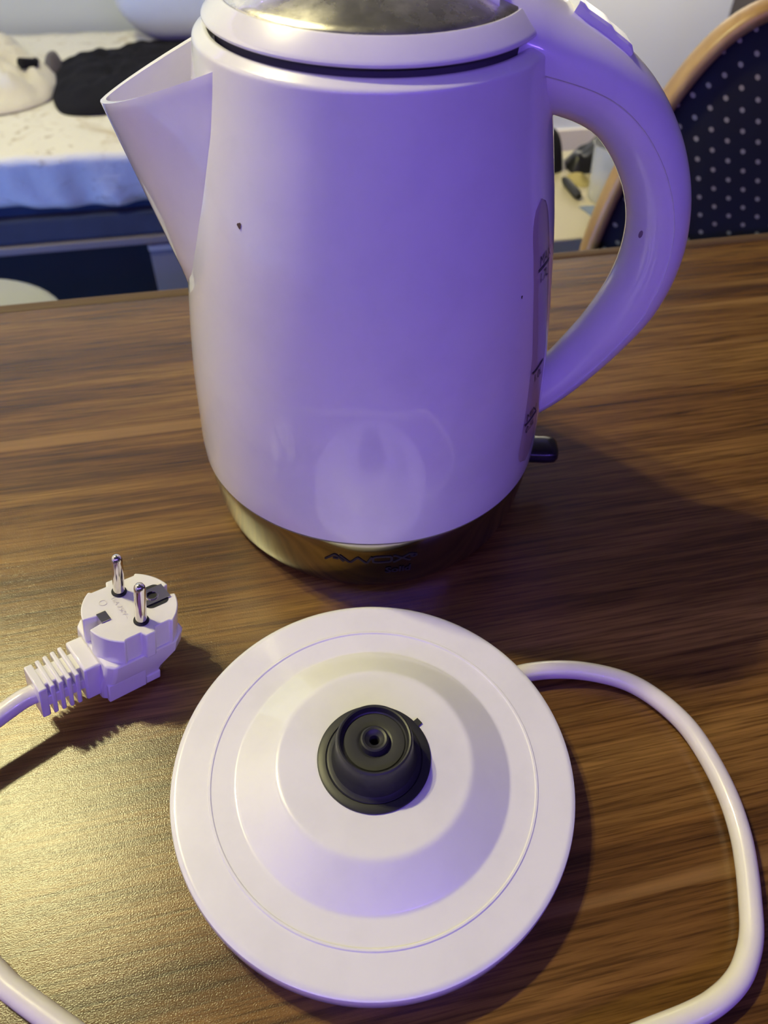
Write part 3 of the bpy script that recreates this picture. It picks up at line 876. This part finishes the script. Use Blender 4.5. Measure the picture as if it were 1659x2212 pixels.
obj('seat', prism(rounded_rect(-0.20, 0.20, -0.42, -0.02, 0.06), 0.40, 0.46), DOTS, chair, mods=[BEV(0.02, 4)])
obj('seat_rail', prism(rounded_rect(-0.19, 0.19, -0.41, -0.02, 0.05), 0.36, 0.3995), FRAME_W, chair, mods=[BEV(0.004, 2)])
for sx in (-0.165, 0.165):
    obj('leg', tube([Vector((sx, -0.385, 0.3595)), Vector((sx, -0.385, 0))], 0.016, 10), FRAME_W, chair)
    obj('leg', tube([Vector((sx, 0.0, 0.43)), Vector((sx, 0.03, 0))], 0.016, 10), FRAME_W, chair)

# ------------------------------------------------------------------ low side table with odds and ends, seen through the handle
CREAM = mat('cream_laminate', (0.60, 0.53, 0.40), 0.5)
DARKW = mat('dark_wood', (0.030, 0.018, 0.018), 0.5)
DZ = -0.20
side = empty('side_table', (0.300, 1.215, FLOOR), YAW, label='low cream topped side table seen through the kettle handle', cat='table')
obj('top', box(-0.25, 0.25, -0.205, 0.072, 0.525, -FLOOR + DZ), CREAM, side, mods=[BEV(0.002, 2)])
obj('front_rail', box(-0.25, 0.25, -0.208, -0.190, 0.44, 0.5245), DARKW, side, mods=[BEV(0.002, 2)])
for sx in (-0.23, 0.23):
    for sy in (-0.165, 0.050):
        obj('leg', box(sx - 0.018, sx + 0.018, sy - 0.018, sy + 0.018, 0, 0.5245), DARKW, side, mods=[BEV(0.002, 2)])
DT = DZ
BAG = mat('black_bag_film', (0.020, 0.020, 0.024), 0.35)
o = obj('black_bag', puff([(.268, 1.215), (.276, 1.196), (.300, 1.198), (.338, 1.215), (.345, 1.25), (.325, 1.275), (.292, 1.27), (.270, 1.245)], DT, 0.036, 21.0, 0.7, power=2.5), BAG, None, 60)
tag(o, 'crumpled black bag at the back of the cream side table', 'bag')
o = obj('black_pouch', puff([(.205, 1.205), (.225, 1.190), (.250, 1.195), (.262, 1.212), (.258, 1.24), (.235, 1.25), (.210, 1.24)], DT, 0.055, 31.0, 0.10, power=3.0), make_fabric('black_nylon', (0.010, 0.010, 0.020), 0.2), None, 60)
tag(o, 'tall black pouch at the left end of the side table', 'pouch')
o = obj('yellow_scrap', puff([(.264, 1.186), (.270, 1.160), (.285, 1.148), (.298, 1.160), (.294, 1.180), (.275, 1.190)], DT, 0.012, 41.0, 0.8, power=2.0), mat('yellowed_paper', (0.46, 0.38, 0.17), 0.8), None, 60)
tag(o, 'crumpled yellowish paper scrap in front of the black bag', 'paper')
o = obj('dark_marker', tube([Vector((.2560, 1.160, DT + .0068)), Vector((.2585, 1.150, DT + .0068)), Vector((.2680, 1.112, DT + .0068)), Vector((.2700, 1.103, DT + .0068))], lambda t: 0.0066 if 0.1 < t < 0.9 else 0.0045, 12), BLACK, None, 40)
tag(o, 'short dark marker lying on the cream side table', 'pen')
CLEAR = mat('clear_plastic', (0.86, 0.87, 0.88), 0.12, spec=0.5, alpha=0.34)
o = obj('clear_cup', lathe([(.0, .0), (.0205, .0), (.022, .002), (.0275, .076), (.029, .079), (.0275, .079), (.0263, .076), (.0208, .0035), (0, .003)], 40, False), CLEAR, None, 40)
o.location = (0.306, 1.112, DT + 0.0005); tag(o, 'clear plastic cup standing on the cream side table', 'cup')
WRAP = mat('blue_film', (0.20, 0.28, 0.50), 0.3, alpha=0.65)
o = obj('blue_wrapper', puff([(.268, 1.084), (.280, 1.060), (.292, 1.030), (.306, 1.034), (.314, 1.060), (.308, 1.084), (.288, 1.082)], DT, 0.008, 51.0, 0.9, power=2.0), WRAP, None, 60)
tag(o, 'thin blue plastic wrapper in front of the clear cup', 'wrapper')
